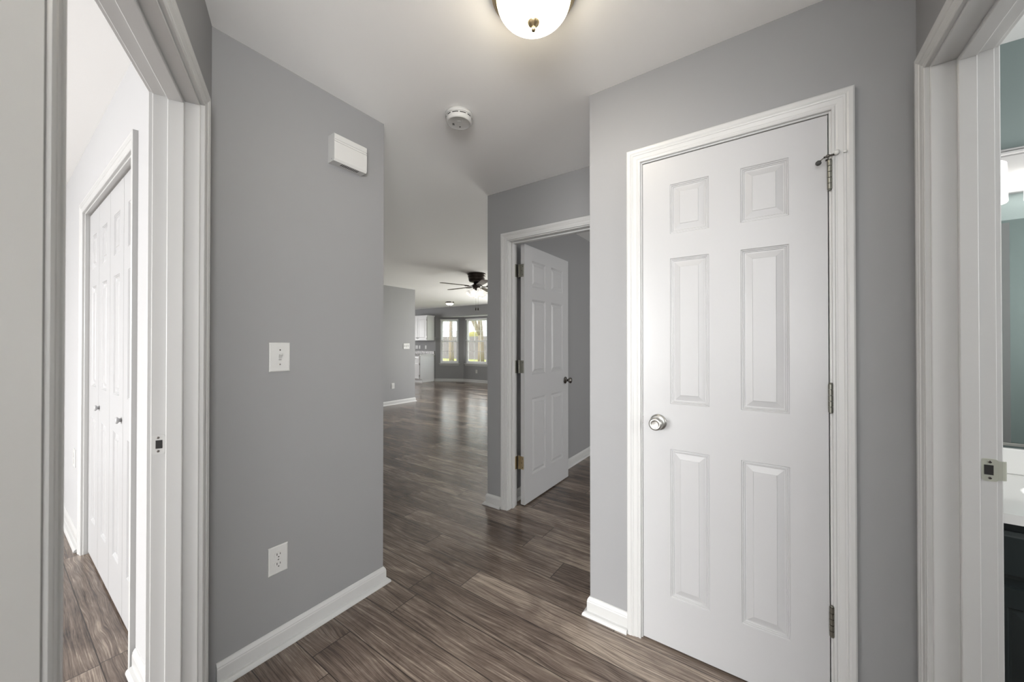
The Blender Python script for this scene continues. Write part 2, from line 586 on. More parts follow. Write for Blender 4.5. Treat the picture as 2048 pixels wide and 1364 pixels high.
def baseboard(name, pts, label):
    mb = MB()
    P = [Vector((p[0], p[1])) for p in pts]
    rows = []
    for i, p in enumerate(P):
        ns = []
        if i > 0:
            d = (P[i] - P[i - 1]).normalized()
            ns.append(Vector((d.y, -d.x)))
        if i < len(P) - 1:
            d = (P[i + 1] - P[i]).normalized()
            ns.append(Vector((d.y, -d.x)))
        if len(ns) == 2:
            s = ns[0] + ns[1]
            mit = s / (1 + ns[0].dot(ns[1]))
        else:
            mit = ns[0]
        rows.append([mb.vert((p.x + mit.x * n, p.y + mit.y * n, z)) for n, z in BASE])
    for q, w in zip(rows, rows[1:]):
        for k in range(len(BASE)):
            k2 = (k + 1) % len(BASE)
            mb.face([q[k], q[k2], w[k2], w[k]])
    mb.face(rows[0])
    mb.face(rows[-1])
    return tag(build(name, mb, TRIM), label, 'baseboard', None, 'structure')


baseboard('baseboard_left', [(-1.68, 0.497), (-1.68, 1.217), (-6.34, 1.217)], 'white baseboard with shoe moulding under the switch and outlet')
baseboard('baseboard_door', [(-0.686, 2.28), (-0.686, 1.63), (-0.5075, 1.63)], 'short white baseboard beside the narrow closed door')
baseboard('baseboard_corner', [(0.2365, 1.63), (0.359, 1.63)], 'white baseboard right of the narrow closed door')
baseboard('baseboard_passage', [(-1.82, 8.60), (-1.82, 2.28), (-1.6825, 2.28)], 'short white baseboard at the passage corner')
baseboard('baseboard_kitchen', [(-6.34, 1.26), (-6.34, 5.40), (-6.455, 5.40), (-6.455, 1.26)], 'white baseboard of the wall beside the kitchen')
baseboard('baseboard_bay', [(-9.155, 8.62), (-9.10, 8.62), (-8.28, 9.10), (-7.20, 9.10), (-6.38, 8.62), (-5.5, 8.62)], 'white baseboard following the window bay')
baseboard('baseboard_spare_room', [(-1.68, 2.40), (-1.68, 5.99)], 'white baseboard behind the open bedroom door')
baseboard('baseboard_bedroom', [(-5.2, 0.346), (-3.447, 0.346)], 'white baseboard left of the folding closet doors')
baseboard('baseboard_bedroom_corner', [(-2.025, 0.346), (-1.70, 0.346)], 'white baseboard right of the folding closet doors')

CAS = [(0, 0), (0, 0.0095), (0.002, 0.0115), (0.0075, 0.0115), (0.0095, 0.0095), (0.0125, 0.0100), (0.015, 0.0115), (0.029, 0.0135),
       (0.031, 0.0155), (0.035, 0.0165), (0.0375, 0.0150), (0.040, 0.0165), (0.043, 0.0180), (0.053, 0.0180), (0.0575, 0.0155), (0.0585, 0)]


def casing(mb, a0, a1, H, legs=(True, True), prof=CAS, z0=0.0, k=1.0):
    rows = []
    for o, t in prof:
        o *= k
        rows.append([mb.vert((a0 - o, t, z0)), mb.vert((a0 - o, t, H + o)), mb.vert((a1 + o, t, H + o)), mb.vert((a1 + o, t, z0))])
    n = len(rows)
    for i in range(n):
        q, w = rows[i], rows[(i + 1) % n]
        for s in range(3):
            mb.face([q[s], q[s + 1], w[s + 1], w[s]])
    mb.face([r[0] for r in rows])
    mb.face([r[3] for r in rows])


def door_trim(name, M, a0, a1, H, depth, stop_at, label, both=True, back=None, k=1.0, origin=None):
    """lining a0..a1 up to H through a wall of this depth, stop (n0, n1), casing on the room face and (both) on the back"""
    c = M @ Vector(((a0 + a1) / 2, 0, 0))
    root = thing(name, c, label, 'door frame', None, 'structure')
    mb = MB(M)
    casing(mb, a0 - 0.006, a1 + 0.006, H + 0.006, k=k)
    build('casing', mb, TRIM, root)
    if both:
        mb = MB(M @ Matrix.Translation((0, -depth, 0)) @ Matrix.Diagonal((1, -1, 1, 1)))
        casing(mb, a0 - 0.006, a1 + 0.006, H + 0.006)
        build('casing', mb, TRIM, root)
    mb = MB(M)
    t = 0.017
    mb.bbox(a0 - t, a0, -depth, 0, 0, H + t, 0.0015)
    mb.bbox(a1, a1 + t, -depth, 0, 0, H + t, 0.0015)
    mb.bbox(a0, a1, -depth, 0, H, H + t, 0.0015)
    build('jamb', mb, TRIM, root)
    if stop_at:
        n0, n1 = stop_at
        mb = MB(M)
        s = 0.011
        mb.bbox(a0, a0 + s, n0, n1, 0, H, 0.002)
        mb.bbox(a1 - s, a1, n0, n1, 0, H, 0.002)
        mb.bbox(a0 + s, a1 - s, n0, n1, H - s, H, 0.002)
        build('door_stop', mb, TRIM, root)
    return root


trim_A = door_trim('trim_1', F_A, 0.180, 0.998, 2.045, 0.115, (-0.078, -0.038), 'white door frame of the open bedroom doorway at the left edge')
trim_W = door_trim('trim_2', F_W, -0.4445, 0.1725, 2.048, 0.115, (-0.075, -0.040), 'white door frame round the narrow closed door', both=False)
trim_E = door_trim('trim_3', F_E, -1.617, -0.845, 2.045, 0.115, (-0.075, -0.042), 'white door frame at the end of the passage')
trim_B = door_trim('trim_4', F_B, 0.742, 1.514, 2.045, 0.115, (-0.083, -0.048), 'white door frame of the bathroom doorway at the right edge')
trim_C = door_trim('trim_5', F_C, -3.368, -2.102, 2.045, 0.115, None, 'white door frame round the folding closet doors', both=False)

# wide flat board next to the camera, covering the wall between two door frames
mb = MB(F_A)
mb.bbox(1.067, 1.30, 0.0, 0.017, 0.0, 2.43, 0.003)
tag(build('trim_6', mb, mat('lightened_trim_paint', (236, 236, 235), 0.4)), 'flat white trim board at the very left edge', 'trim', None, 'structure')  # trim white made lighter here, standing in for light on the board


def strike(root, M, face, a_sign, n0, n1, z0, z1, m, lip):
    """strike plate on a jamb face: M frame, the plate's face at a = face, from n0 to n1 deep"""
    mb = MB(M)
    a0, a1 = face, face + a_sign * 0.0016
    r = 0.007
    pts = []
    for (cn, cz, t0) in ((n1 - r, z1 - r, 0), (n0 + r, z1 - r, 1), (n0 + r, z0 + r, 2), (n1 - r, z0 + r, 3)):
        for k in range(5):
            t = (t0 + k / 4) * PI / 2
            pts.append((cn + r * math.cos(t), cz + r * math.sin(t)))
    A = [mb.vert((a0, p[0], p[1])) for p in pts]
    B = [mb.vert((a1, p[0], p[1])) for p in pts]
    n = len(pts)
    for k in range(n):
        mb.face([A[k], A[(k + 1) % n], B[(k + 1) % n], B[k]])
    mb.face(A)
    mb.face(B)
    if lip:
        lo, hi = (lip, n0) if lip < n0 else (n1, lip)
        zc0, zc1 = z0 + 0.004, z1 - 0.004
        seg = [(hi if lip < n0 else lo) + ((lo - hi) if lip < n0 else (hi - lo)) * t for t in (0, 0.5, 0.8, 1.0)]
        curl = [0.0, 0.0005, 0.002, 0.005]
        for s0, s1, c0, c1 in zip(seg, seg[1:], curl, curl[1:]):
            v = [mb.vert((a1 - a_sign * c0, s0, zc0)), mb.vert((a1 - a_sign * c0, s0, zc1)), mb.vert((a1 - a_sign * c1, s1, zc1 - 0.001)), mb.vert((a1 - a_sign * c1, s1, zc0 + 0.001))]
            v2 = [mb.vert((a1 - a_sign * (c0 + 0.0015), s0, zc0)), mb.vert((a1 - a_sign * (c0 + 0.0015), s0, zc1)), mb.vert((a1 - a_sign * (c1 + 0.0015), s1, zc1 - 0.001)), mb.vert((a1 - a_sign * (c1 + 0.0015), s1, zc0 + 0.001))]
            mb.face(v)
            mb.face(v2)
            for i in range(4):
                mb.face([v[i], v[(i + 1) % 4], v2[(i + 1) % 4], v2[i]])
    p = build('strike_plate', mb, m, root)
    zc = (z0 + z1) / 2
    nc = (n0 + n1) / 2
    b0, b1 = sorted((a1, a1 + a_sign * 0.0006))
    mb = MB(M)
    mb.bbox(b0, b1, nc - 0.006, nc + 0.010, zc - 0.013, zc + 0.013, 0.0002)
    build('latch_hole', mb, DARKSLOT, p)
    for dz in (-0.021, 0.021):
        mb = MB(M)
        mb.lathe([(0.0035, 0), (0.0035, a_sign * 0.0006), (0.0018, a_sign * 0.0008), (0, a_sign * 0.0004)], (a1, nc, zc + dz), axis='x', seg=12)
        build('screw', mb, PEWTER, p)
    return p


strike(trim_A, F_A, 0.180, 1, -0.113, -0.081, 0.925, 0.985, PLASTIC, None)
strike(trim_B, F_B, 1.514, -1, -0.116, -0.087, 0.907, 0.966, PAINTSTEEL, -0.131)


# ------------------------------------------------------------------ doors
PANEL = [(0.0, 0.0), (0.0025, -0.0035), (0.0055, -0.0030), (0.0075, -0.0062), (0.0105, -0.0058), (0.013, -0.0085), (0.0165, -0.0088), (0.037, -0.0030), (0.0385, -0.0012)]


def panelled(mb, w, h, th, cols, rows, z0=0.0, a0=0.0, prof=PANEL, back=True):
    xs = sorted({a0, a0 + w, *[a0 + x for c in cols for x in c]})
    zs = sorted({z0, z0 + h, *[z for r in rows for z in r]})
    P = {(round(a0 + c[0], 5), round(r[0], 5)): (a0 + c[0], a0 + c[1], r[0], r[1]) for c in cols for r in rows}
    for side in ((0, 1), (-th, -1)) if back else ((0, 1),):
        n, sg = side
        for i in range(len(xs) - 1):
            for j in range(len(zs) - 1):
                key = (round(xs[i], 5), round(zs[j], 5))
                if key in P:
                    x0, x1, y0, y1 = P[key]
                    loops = []
                    for o, d in prof:
                        loops.append([mb.vert(q) for q in ((x0 + o, n + sg * d, y0 + o), (x1 - o, n + sg * d, y0 + o), (x1 - o, n + sg * d, y1 - o), (x0 + o, n + sg * d, y1 - o))])
                    for q, w_ in zip(loops, loops[1:]):
                        for k in range(4):
                            mb.face([q[k], q[(k + 1) % 4], w_[(k + 1) % 4], w_[k]])
                    mb.face(loops[-1])
                else:
                    mb.face([mb.vert(q) for q in ((xs[i], n, zs[j]), (xs[i + 1], n, zs[j]), (xs[i + 1], n, zs[j + 1]), (xs[i], n, zs[j + 1]))])
    for i in range(len(xs) - 1):
        for z in (zs[0], zs[-1]):
            mb.face([mb.vert(q) for q in ((xs[i], 0, z), (xs[i + 1], 0, z), (xs[i + 1], -th, z), (xs[i], -th, z))])
    for j in range(len(zs) - 1):
        for x in (xs[0], xs[-1]):
            mb.face([mb.vert(q) for q in ((x, 0, zs[j]), (x, 0, zs[j + 1]), (x, -th, zs[j + 1]), (x, -th, zs[j]))])
    if not back:
        mb.face([mb.vert(q) for q in ((xs[0], -th, zs[0]), (xs[-1], -th, zs[0]), (xs[-1], -th, zs[-1]), (xs[0], -th, zs[-1]))])


ROWS = [(0.217, 0.830), (1.018, 1.6225), (1.7247, 1.931)]


def knuckles(mb, a, n, z0, z1, r=0.006):
    h = (z1 - z0) / 5
    for k in range(5):
        mb.lathe([(0.0, z0 + k * h + 0.0010), (r, z0 + k * h + 0.0010), (r, z0 + (k + 1) * h - 0.0010), (0.0, z0 + (k + 1) * h - 0.0010)], (a, n, 0), seg=20, smooth=False)
    mb.lathe([(0, z0 - 0.004), (r * 0.7, z0 - 0.003), (r * 0.85, z0)], (a, n, 0), seg=14)
    mb.lathe([(r * 0.85, z1), (r * 0.8, z1 + 0.003), (0, z1 + 0.004)], (a, n, 0), seg=14)


# narrow closed door
W0, W1 = -0.4425, 0.1695
door_W = thing('door_1', (-0.136, 1.635, 0.0), 'narrow closed white six-panel door with silver knob', 'door', None, 'structure')
mb = MB(frame((W0, 1.632), (1, 0), (0, -1)))
panelled(mb, W1 - W0, 2.035, 0.035, [(0.110, 0.254), (0.360, 0.507)], ROWS, z0=0.009)
build('slab', mb, DOORW, door_W)
KN = [(0, 0.0), (0.0335, 0.0), (0.0335, 0.0035), (0.031, 0.0065), (0.024, 0.0095), (0.0145, 0.0115), (0.0125, 0.016), (0.0125, 0.026), (0.0165, 0.031),
      (0.0235, 0.035), (0.0265, 0.041), (0.0268, 0.049), (0.0255, 0.055), (0.0225, 0.0585), (0.0165, 0.0595), (0.0150, 0.0580), (0.0125, 0.0572), (0, 0.0570)]
MK = frame((-0.380, 1.632), (1, 0), (0, -1))
mb = MB(MK)
mb.lathe(KN, (0, 0, 0.936), axis='y', seg=40)
build('knob', mb, NICKEL, door_W)
mb = MB(frame((W0 - 0.0016, 1.634), (1, 0), (0, -1)))
mb.box(-0.0002, 0.0016, -0.026, 0.0018, 0.922, 0.955)
mb.box(-0.0075, -0.0006, -0.004, 0.0012, 0.931, 0.940)
build('latch', mb, PEWTER, door_W)
hinges = []
for z0, z1 in ((0.292, 0.390), (1.038, 1.134), (1.786, 1.884)):
    mb = MB(F_W)
    knuckles(mb, 0.1735, 0.0105, z0, z1, 0.0068)
    mb.box(0.1703, 0.1718, -0.03, 0.0105, z0 + 0.001, z1 - 0.001)
    hinges.append(build('hinge', mb, AGEDNICKEL, door_W))
HP = F_W
mb = MB(HP)
mb.bbox(0.163, 0.186, 0.002, 0.010, 1.886, 1.890, 0.0008)
mb.tube([(0.187, 0.010, 1.901), (0.176, 0.018, 1.897), (0.166, 0.026, 1.893), (0.158, 0.032, 1.889)], 0.0034, 10)
mb.lathe([(0.0, -0.004), (0.0055, -0.004), (0.0055, 0.004), (0.0, 0.004)], (0.168, 0.024, 1.894), axis='x', seg=12)
mb.tube([(0.158, 0.032, 1.889), (0.146, 0.030, 1.880)], 0.0017, 8)
hs = build('hinge_pin_stop', mb, PEWTER, door_W)
mb = MB(HP)
mb.lathe([(0, 0.0), (0.0065, 0.0), (0.0085, 0.006), (0.007, 0.012), (0, 0.013)], (0.143, 0.021, 1.876), axis='y', seg=16)
build('bumper', mb, RUBBER, hs)
mb = MB(HP)
mb.lathe([(0, 0.0), (0.0075, 0.0), (0.0075, 0.012), (0, 0.013)], (0.191, 0.010, 1.903), axis='y', seg=16)
build('bumper', mb, CLEARRUB, hs)
mb = MB(HP)
mb.lathe([(0, 0.0), (0.005, 0.0), (0.005, 0.004), (0, 0.0045)], (0.212, 0.0165, 1.900), axis='y', seg=14)
build('wall_bumper', mb, CLEARRUB, trim_W)

# bedroom door at the end of the passage, standing open
door_E = thing('door_2', (-1.573, 2.404, 0.0), 'open white six-panel door at the end of the passage', 'door', None, 'structure')
mb = MB(frame((-1.552, 2.404), (0, 1), (1, 0)))
panelled(mb, 0.762, 2.033, 0.035, [(0.110, 0.332), (0.430, 0.652)], [(0.217, 0.830), (1.018, 1.6225), (1.7247, 1.931)], z0=0.011)
build('slab', mb, DOORW, door_E)
for zc in (0.335, 1.085, 1.838):
    mb = MB()
    knuckles(mb, -1.603, 2.402, zc - 0.05, zc + 0.05, 0.006)
    # leaf on the door's edge and leaf on the jamb, with rounded corners
    mb.box(-1.599, -1.560, 2.4018, 2.4042, zc - 0.05, zc + 0.05)
    mb.box(-1.6175, -1.6155, 2.366, 2.400, zc - 0.05, zc + 0.05)
    h = build('hinge', mb, OLDBRASS if zc < 1.0 else AGEDNICKEL, door_E)
    for dz in (-0.033, 0.0, 0.033):
        mb = MB()
        mb.lathe([(0.0033, 0.0), (0.0033, -0.0012), (0, -0.0012)], (-1.573 + (0.005 if dz else -0.004), 2.4018, zc + dz), axis='y', seg=10)
        build('screw', mb, PEWTER, h)
for sgn, nx in ((1, -1.552), (-1, -1.587)):
    mb = MB(frame((nx, 0), (0, 1), (sgn, 0)))
    mb.lathe([(0, 0), (0.032, 0), (0.032, 0.004), (0.022, 0.009), (0.011, 0.012), (0.0105, 0.026), (0.016, 0.033), (0.0245, 0.042), (0.027, 0.052), (0.0245, 0.060), (0.014, 0.065), (0, 0.066)],
             (3.104, 0, 0.925), axis='y', seg=28)
    build('knob', mb, PEWTER, door_E)

# folding closet doors in the near bedroom
door_C = thing('door_3', (-2.735, 0.365, 0.0), 'white folding closet doors in the bright bedroom', 'door', None, 'structure')
for k in range(4):
    mb = MB(frame((-3.362 + 0.3145 * k, 0.366), (1, 0), (0, -1)))
    panelled(mb, 0.3115, 2.020, 0.030, [(0.085, 0.228)], [(0.23, 0.84), (1.02, 1.60), (1.70, 1.90)], z0=0.015)
    lf = build('leaf', mb, DOORW, door_C)
    if k in (1, 2):
        mb = MB(frame((-3.362 + 0.3145 * k + (0.03 if k == 1 else 0.28), 0.366), (1, 0), (0, -1)))
        mb.lathe([(0, 0), (0.009, 0), (0.0075, 0.006), (0.012, 0.010), (0.016, 0.014), (0.015, 0.019), (0, 0.021)], (0, 0, 0.915), axis='y', seg=20)
        build('knob', mb, DOORW, lf)
mb = MB()
mb.box(-3.36, -2.11, 0.375, 0.395, 2.028, 2.045)
build('track', mb, PEWTER, door_C)

# bathroom door, open into the bathroom
door_B = thing('door_4', (0.52, 0.76, 0.0), 'open white bathroom door seen in the mirror', 'door', None, 'structure')
mb = MB(frame((0.512, 0.775), (1, 0), (0, 1)))
panelled(mb, 0.765, 2.033, 0.035, [(0.110, 0.332), (0.430, 0.652)], ROWS, z0=0.011)
build('slab', mb, DOORW, door_B)


# ------------------------------------------------------------------ switch plates and outlets
def plate_mesh(mb, w, h, zc, ac, t=0.006):
    c = 0.004
    pr = [(0, 0), (0, 0.0035), (c, t)]
    loops = []
    for o, n in pr:
        loops.append([mb.vert(q) for q in ((ac - w / 2 + o, n, zc - h / 2 + o), (ac + w / 2 - o, n, zc - h / 2 + o), (ac + w / 2 - o, n, zc + h / 2 - o), (ac - w / 2 + o, n, zc + h / 2 - o))])
    for q, w_ in zip(loops, loops[1:]):
        for k in range(4):
            mb.face([q[k], q[(k + 1) % 4], w_[(k + 1) % 4], w_[k]])
    mb.face(loops[-1])
    mb.face(loops[0])


def disc(mb, a, n, z, r, d=0.0006, seg=12):
    mb.lathe([(r, 0), (r, d), (0, d)], (a, n, z), axis='y', seg=seg)


def switch(M, ac, zc, label, gangs=1, w=None, h=0.119, group=None, up=True, detail=True):
    w = w or (0.0715 + 0.046 * (gangs - 1))
    root = thing('light_switch', M @ Vector((ac, 0, zc)), label, 'light switch', group)
    mb = MB(M)
    plate_mesh(mb, w, h, zc, ac)
    build('cover_plate', mb, PLASTIC, root)
    for g in range(gangs):
        a = ac + (g - (gangs - 1) / 2) * 0.046
        mb = MB(M)
        s = 1 if up else -1
        z0 = zc
        pts = [(0.004, z0 - s * 0.010), (0.006, z0 - s * 0.011), (0.008, z0 - s * 0.004), (0.0185, z0 + s * 0.010), (0.0165, z0 + s * 0.015), (0.006, z0 + s * 0.0075)]
        A = [mb.vert((a - 0.0045, n, z)) for n, z in pts]
        B = [mb.vert((a + 0.0045, n, z)) for n, z in pts]
        for k in range(len(pts)):
            k2 = (k + 1) % len(pts)
            mb.face([A[k], A[k2], B[k2], B[k]])
        mb.face(A)
        mb.face(B)
        tg = build('toggle', mb, PLASTIC, root)
        if detail:
            mb = MB(M)
            mb.box(a - 0.0055, a + 0.0055, 0.0058, 0.0063, zc - 0.0125, zc - 0.0110)
            build('toggle_slot', mb, DARKSLOT, tg)
            for dz in (-0.030, 0.030):
                mb = MB(M)
                disc(mb, a, 0.0058, zc + dz, 0.003)
                build('screw', mb, PEWTER, root)
    return root


def outlet(M, ac, zc, label, w=0.074, h=0.115, group=None, detail=True):
    root = thing('wall_outlet', M @ Vector((ac, 0, zc)), label, 'outlet', group)
    mb = MB(M)
    plate_mesh(mb, w, h, zc, ac)
    build('cover_plate', mb, PLASTIC, root)
    for dz in (0.0195, -0.0195):
        mb = MB(M)
        pts = []
        for k in range(28):
            t = 2 * PI * k / 28
            x, z = 0.0172 * math.cos(t), 0.0172 * math.sin(t)
            pts.append((ac + x, zc + dz + max(-0.0142, min(0.0142, z))))
        mb.extrude_n(pts, 0.0050, 0.0078)
        s = build('socket', mb, PLASTIC, root)
        if detail:
            # the dark rim between socket and plate, the two slots and the earth hole
            for (a0, a1, z0, z1) in ((-0.0075, -0.0050, -0.001, 0.0085), (0.0050, 0.0072, 0.000, 0.0078)):
                mb = MB(M)
                mb.box(ac + a0, ac + a1, 0.0076, 0.0081, zc + dz + z0, zc + dz + z1)
                build('slot', mb, DARKSLOT, s)
            mb = MB(M)
            disc(mb, ac, 0.0076, zc + dz - 0.0075, 0.0026)
            build('earth_hole', mb, DARKSLOT, s)
    if detail:
        mb = MB(M)
        disc(mb, ac, 0.0058, zc, 0.0028)
        build('screw', mb, PEWTER, root)
    return root


switch(F_D, 0.709, 1.2115, 'white toggle switch on the grey wall below the door chime', h=0.121, w=0.080)
outlet(F_D, 0.7055, 0.370, 'white duplex outlet low on the grey wall above the long baseboard')
switch(F_K, 5.165, 1.205, 'white three-gang switch on the wall beside the kitchen', gangs=3)
outlet(F_K, 4.82, 0.388, 'white outlet low on the wall beside the kitchen')
switch(F_F, -10.03, 1.13, 'white double switch above the kitchen counter, leftmost plate', gangs=2, detail=False)
outlet(F_F, -9.88, 1.13, 'white outlet above the counter, next to the double switch', detail=False)
outlet(F_F, -9.57, 1.13, 'white outlet above the counter, nearest to the bay', detail=False)
outlet(F_BC, -7.72, 0.35, 'white outlet low on the bay wall under the wider window', detail=False)
outlet(F_C, -3.72, 0.52, 'white outlet on the bright bedroom wall left of the closet', detail=False)


# ------------------------------------------------------------------ door chime
ch = thing('door_chime', (-1.68, 1.0, 2.108), 'white door chime box high on the grey wall', 'door chime')
mb = MB(F_D)
A0, A1, Z0, Z1, DP = 0.914, 1.080, 2.110, 2.236, 0.054
# side profile in (n, z): ribbed upper front and a sloped grille edge below
prof = [(0, Z0), (0.048, Z0), (DP, Z0 + 0.010), (DP, Z1 - 0.041), (DP - 0.0025, Z1 - 0.0395), (DP - 0.0025, Z1 - 0.037), (DP, Z1 - 0.0355), (DP, Z1 - 0.031),
        (DP - 0.0025, Z1 - 0.0295), (DP - 0.0025, Z1 - 0.027), (DP, Z1 - 0.0255), (DP, Z1 - 0.003), (DP - 0.003, Z1), (0, Z1)]
L_ = [mb.vert((A0, n, z)) for n, z in prof]
L2 = [mb.vert((A0 + 0.004, n, z)) for n, z in prof]
R_ = [mb.vert((A1, n, z)) for n, z in prof]
for k in range(len(prof)):
    k2 = (k + 1) % len(prof)
    mb.face([L_[k], L_[k2], R_[k2], R_[k]])
mb.face(L_)
mb.face(R_)
mb.v = [v for v in mb.v]
build('housing', mb, PLASTIC, ch)
mb = MB(F_D)
mb.box(A0 + 0.086, A0 + 0.0868, DP - 0.001, DP + 0.0002, Z0 + 0.012, Z1 - 0.042)
build('seam', mb, CLEARRUB, ch)
for k in range(11):
    a = A0 + 0.046 + k * 0.0082
    mb = MB(F_D)
    mb.box(a, a + 0.0036, 0.020, 0.041, Z0 - 0.0006, Z0 + 0.001)
    build('grille_slot', mb, DARKSLOT, ch)
mb = MB(F_D)
mb.lathe([(0.0016, 0), (0.0016, 0.0006), (0, 0.0006)], (A0 - 0.0006, 0.030, Z0 + 0.012), axis='x', seg=10)
build('screw', mb, DARKSLOT, ch)

# ------------------------------------------------------------------ smoke detector
sx, sy = -1.293, 1.385
sd = thing('smoke_detector', (sx, sy, CH), 'round white smoke detector on the hallway ceiling', 'smoke detector')
mb = MB()
mb.lathe([(0.069, CH), (0.069, CH - 0.014), (0.067, CH - 0.016)], (sx, sy, 0), seg=48)
build('mounting_base', mb, PLASTIC, sd)
mb = MB()
mb.lathe([(0.062, CH - 0.012), (0.0655, CH - 0.016), (0.0645, CH - 0.040), (0.060, CH - 0.0455), (0.057, CH - 0.0465), (0.055, CH - 0.0455), (0.020, CH - 0.0465), (0, CH - 0.0465)], (sx, sy, 0), seg=48)
hd = build('cover', mb, PLASTIC, sd)
toward = math.atan2(-sy, -sx)
for off, ext in ((-0.29, 0.235), (0.29, 0.235), (-0.86, 0.16), (0.86, 0.16), (1.5, 0.2), (-1.5, 0.2)):
    mb = MB()
    n = 8
    prev = None
    for k in range(n + 1):
        t = toward + off - ext + 2 * ext * k / n
        c_, s_ = math.cos(t), math.sin(t)
        cur = [mb.vert((sx + r * c_, sy + r * s_, z)) for r, z in ((0.0635, CH - 0.0215), (0.0662, CH - 0.0215), (0.0660, CH - 0.0250), (0.0635, CH - 0.0250))]
        if prev:
            for q in range(4):
                mb.face([prev[q], prev[(q + 1) % 4], cur[(q + 1) % 4], cur[q]])
        else:
            mb.face(cur)
        prev = cur
    mb.face(prev)
    build('vent_slot', mb, DARKSLOT, hd)
MS = frame((sx, sy), (math.cos(PSI), math.sin(PSI)), (math.sin(PSI), -math.cos(PSI)))


def under(name, a0, a1, n0, n1, m, parent=None):
    mb = MB(MS)
    mb.box(a0, a1, n0, n1, CH - 0.0475, CH - 0.0462)
    build(name, mb, m, parent or hd)


under('sounder_slot', -0.034, -0.0315, -0.012, 0.004, DARKSLOT)
under('sounder_slot', -0.029, -0.025, -0.012, 0.004, DARKSLOT)
under('sounder_slot', -0.004, -0.0025, -0.016, 0.000, CLEARRUB)
under('sounder_slot', 0.009, 0.0105, -0.014, 0.002, CLEARRUB)
under('arrow_mark', -0.006, 0.012, 0.0215, 0.023, CLEARRUB)
mb = MB(MS)
mb.lathe([(0.004, CH - 0.0462), (0.004, CH - 0.0472), (0, CH - 0.0472)], (0.001, -0.028, 0), seg=14)
build('test_lamp', mb, DARKSLOT, hd)
mb = MB(MS)
mb.tube([(0.021, 0.030, CH - 0.0462), (0.021, 0.006, CH - 0.0462), (0.048, -0.004, CH - 0.0462)], 0.0007, 6)
build('battery_door_line', mb, CLEARRUB, hd)


# ------------------------------------------------------------------ ceiling lights
def flush_light(x, y, label, R=0.165, m=DOME, metal=OLDBRASS, depth=0.130, detail=True, group=None):
    root = thing('ceiling_light', (x, y, CH), label, 'ceiling light', group)
    k = R / 0.165
    mb = MB()
    mb.lathe([(0.165 * k, CH), (0.165 * k, CH - 0.008 * k), (0.160 * k, CH - 0.014 * k), (0.160 * k, CH - 0.022 * k), (0.164 * k, CH - 0.026 * k), (0.163 * k, CH - 0.036 * k),
              (0.154 * k, CH - 0.041 * k), (0.152 * k, CH - 0.050 * k), (0.149 * k, CH - 0.054 * k), (0.140 * k, CH - 0.054 * k), (0.138 * k, CH - 0.03 * k)], (x, y, 0), seg=64)
    build('canopy', mb, metal, root)
    mb = MB()
    pr = [(0.1425 * k, CH - 0.045 * k)]
    for i in range(1, 15):
        t = i / 14 * PI / 2
        pr.append((0.1425 * k * math.cos(t) ** 0.9 if i < 14 else 0, CH - 0.052 * k - (depth - 0.052) * k * math.sin(t)))
    mb.lathe(pr, (x, y, 0), seg=64)
    build('glass_dome', mb, m, root)
    zb = CH - depth * k
    mb = MB()
    mb.lathe([(0.0, zb + 0.010), (0.0248 * k, zb + 0.0055), (0.0255 * k, zb + 0.003), (0.0235 * k, zb - 0.002), (0.017 * k, zb - 0.008), (0.008 * k, zb - 0.0125),
              (0.0055 * k, zb - 0.015), (0.0078 * k, zb - 0.0175), (0.0088 * k, zb - 0.022), (0.0070 * k, zb - 0.0265), (0, zb - 0.0285)], (x, y, 0), seg=32)
    build('finial', mb, metal, root)
    return root


LX, LY = -0.627, 1.026
flush_light(LX, LY, depth=0.1405, R=0.140, label='glowing cream glass bowl light with brass rim on the hallway ceiling')
flush_light(-7.40, 7.55, 'small glowing dome light on the dining ceiling beyond the fan', R=0.125, m=FARDOME, metal=PEWTER, detail=False)

# ------------------------------------------------------------------ ceiling fan
fx, fy = -4.02, 4.74
fan = thing('ceiling_fan', (fx, fy, CH), 'dark bronze ceiling fan with glowing bell shades in the living room', 'ceiling fan')
mb = MB()
mb.lathe([(0.150, CH), (0.156, CH - 0.010), (0.154, CH - 0.026), (0.143, CH - 0.034), (0.148, CH - 0.046), (0.146, CH - 0.062), (0.136, CH - 0.070), (0.139, CH - 0.080), (0.134, CH - 0.115), (0.120, CH - 0.138), (0.080, CH - 0.148), (0, CH - 0.148)], (fx, fy, 0), seg=48)
build('motor_housing', mb, DARKBRONZE, fan)
mb = MB()
mb.lathe([(0.055, CH - 0.146), (0.050, CH - 0.175), (0.066, CH - 0.190), (0.070, CH - 0.225), (0.056, CH - 0.250), (0.030, CH - 0.262), (0.012, CH - 0.285), (0, CH - 0.288)], (fx, fy, 0), seg=36)
build('switch_housing', mb, DARKBRONZE, fan)
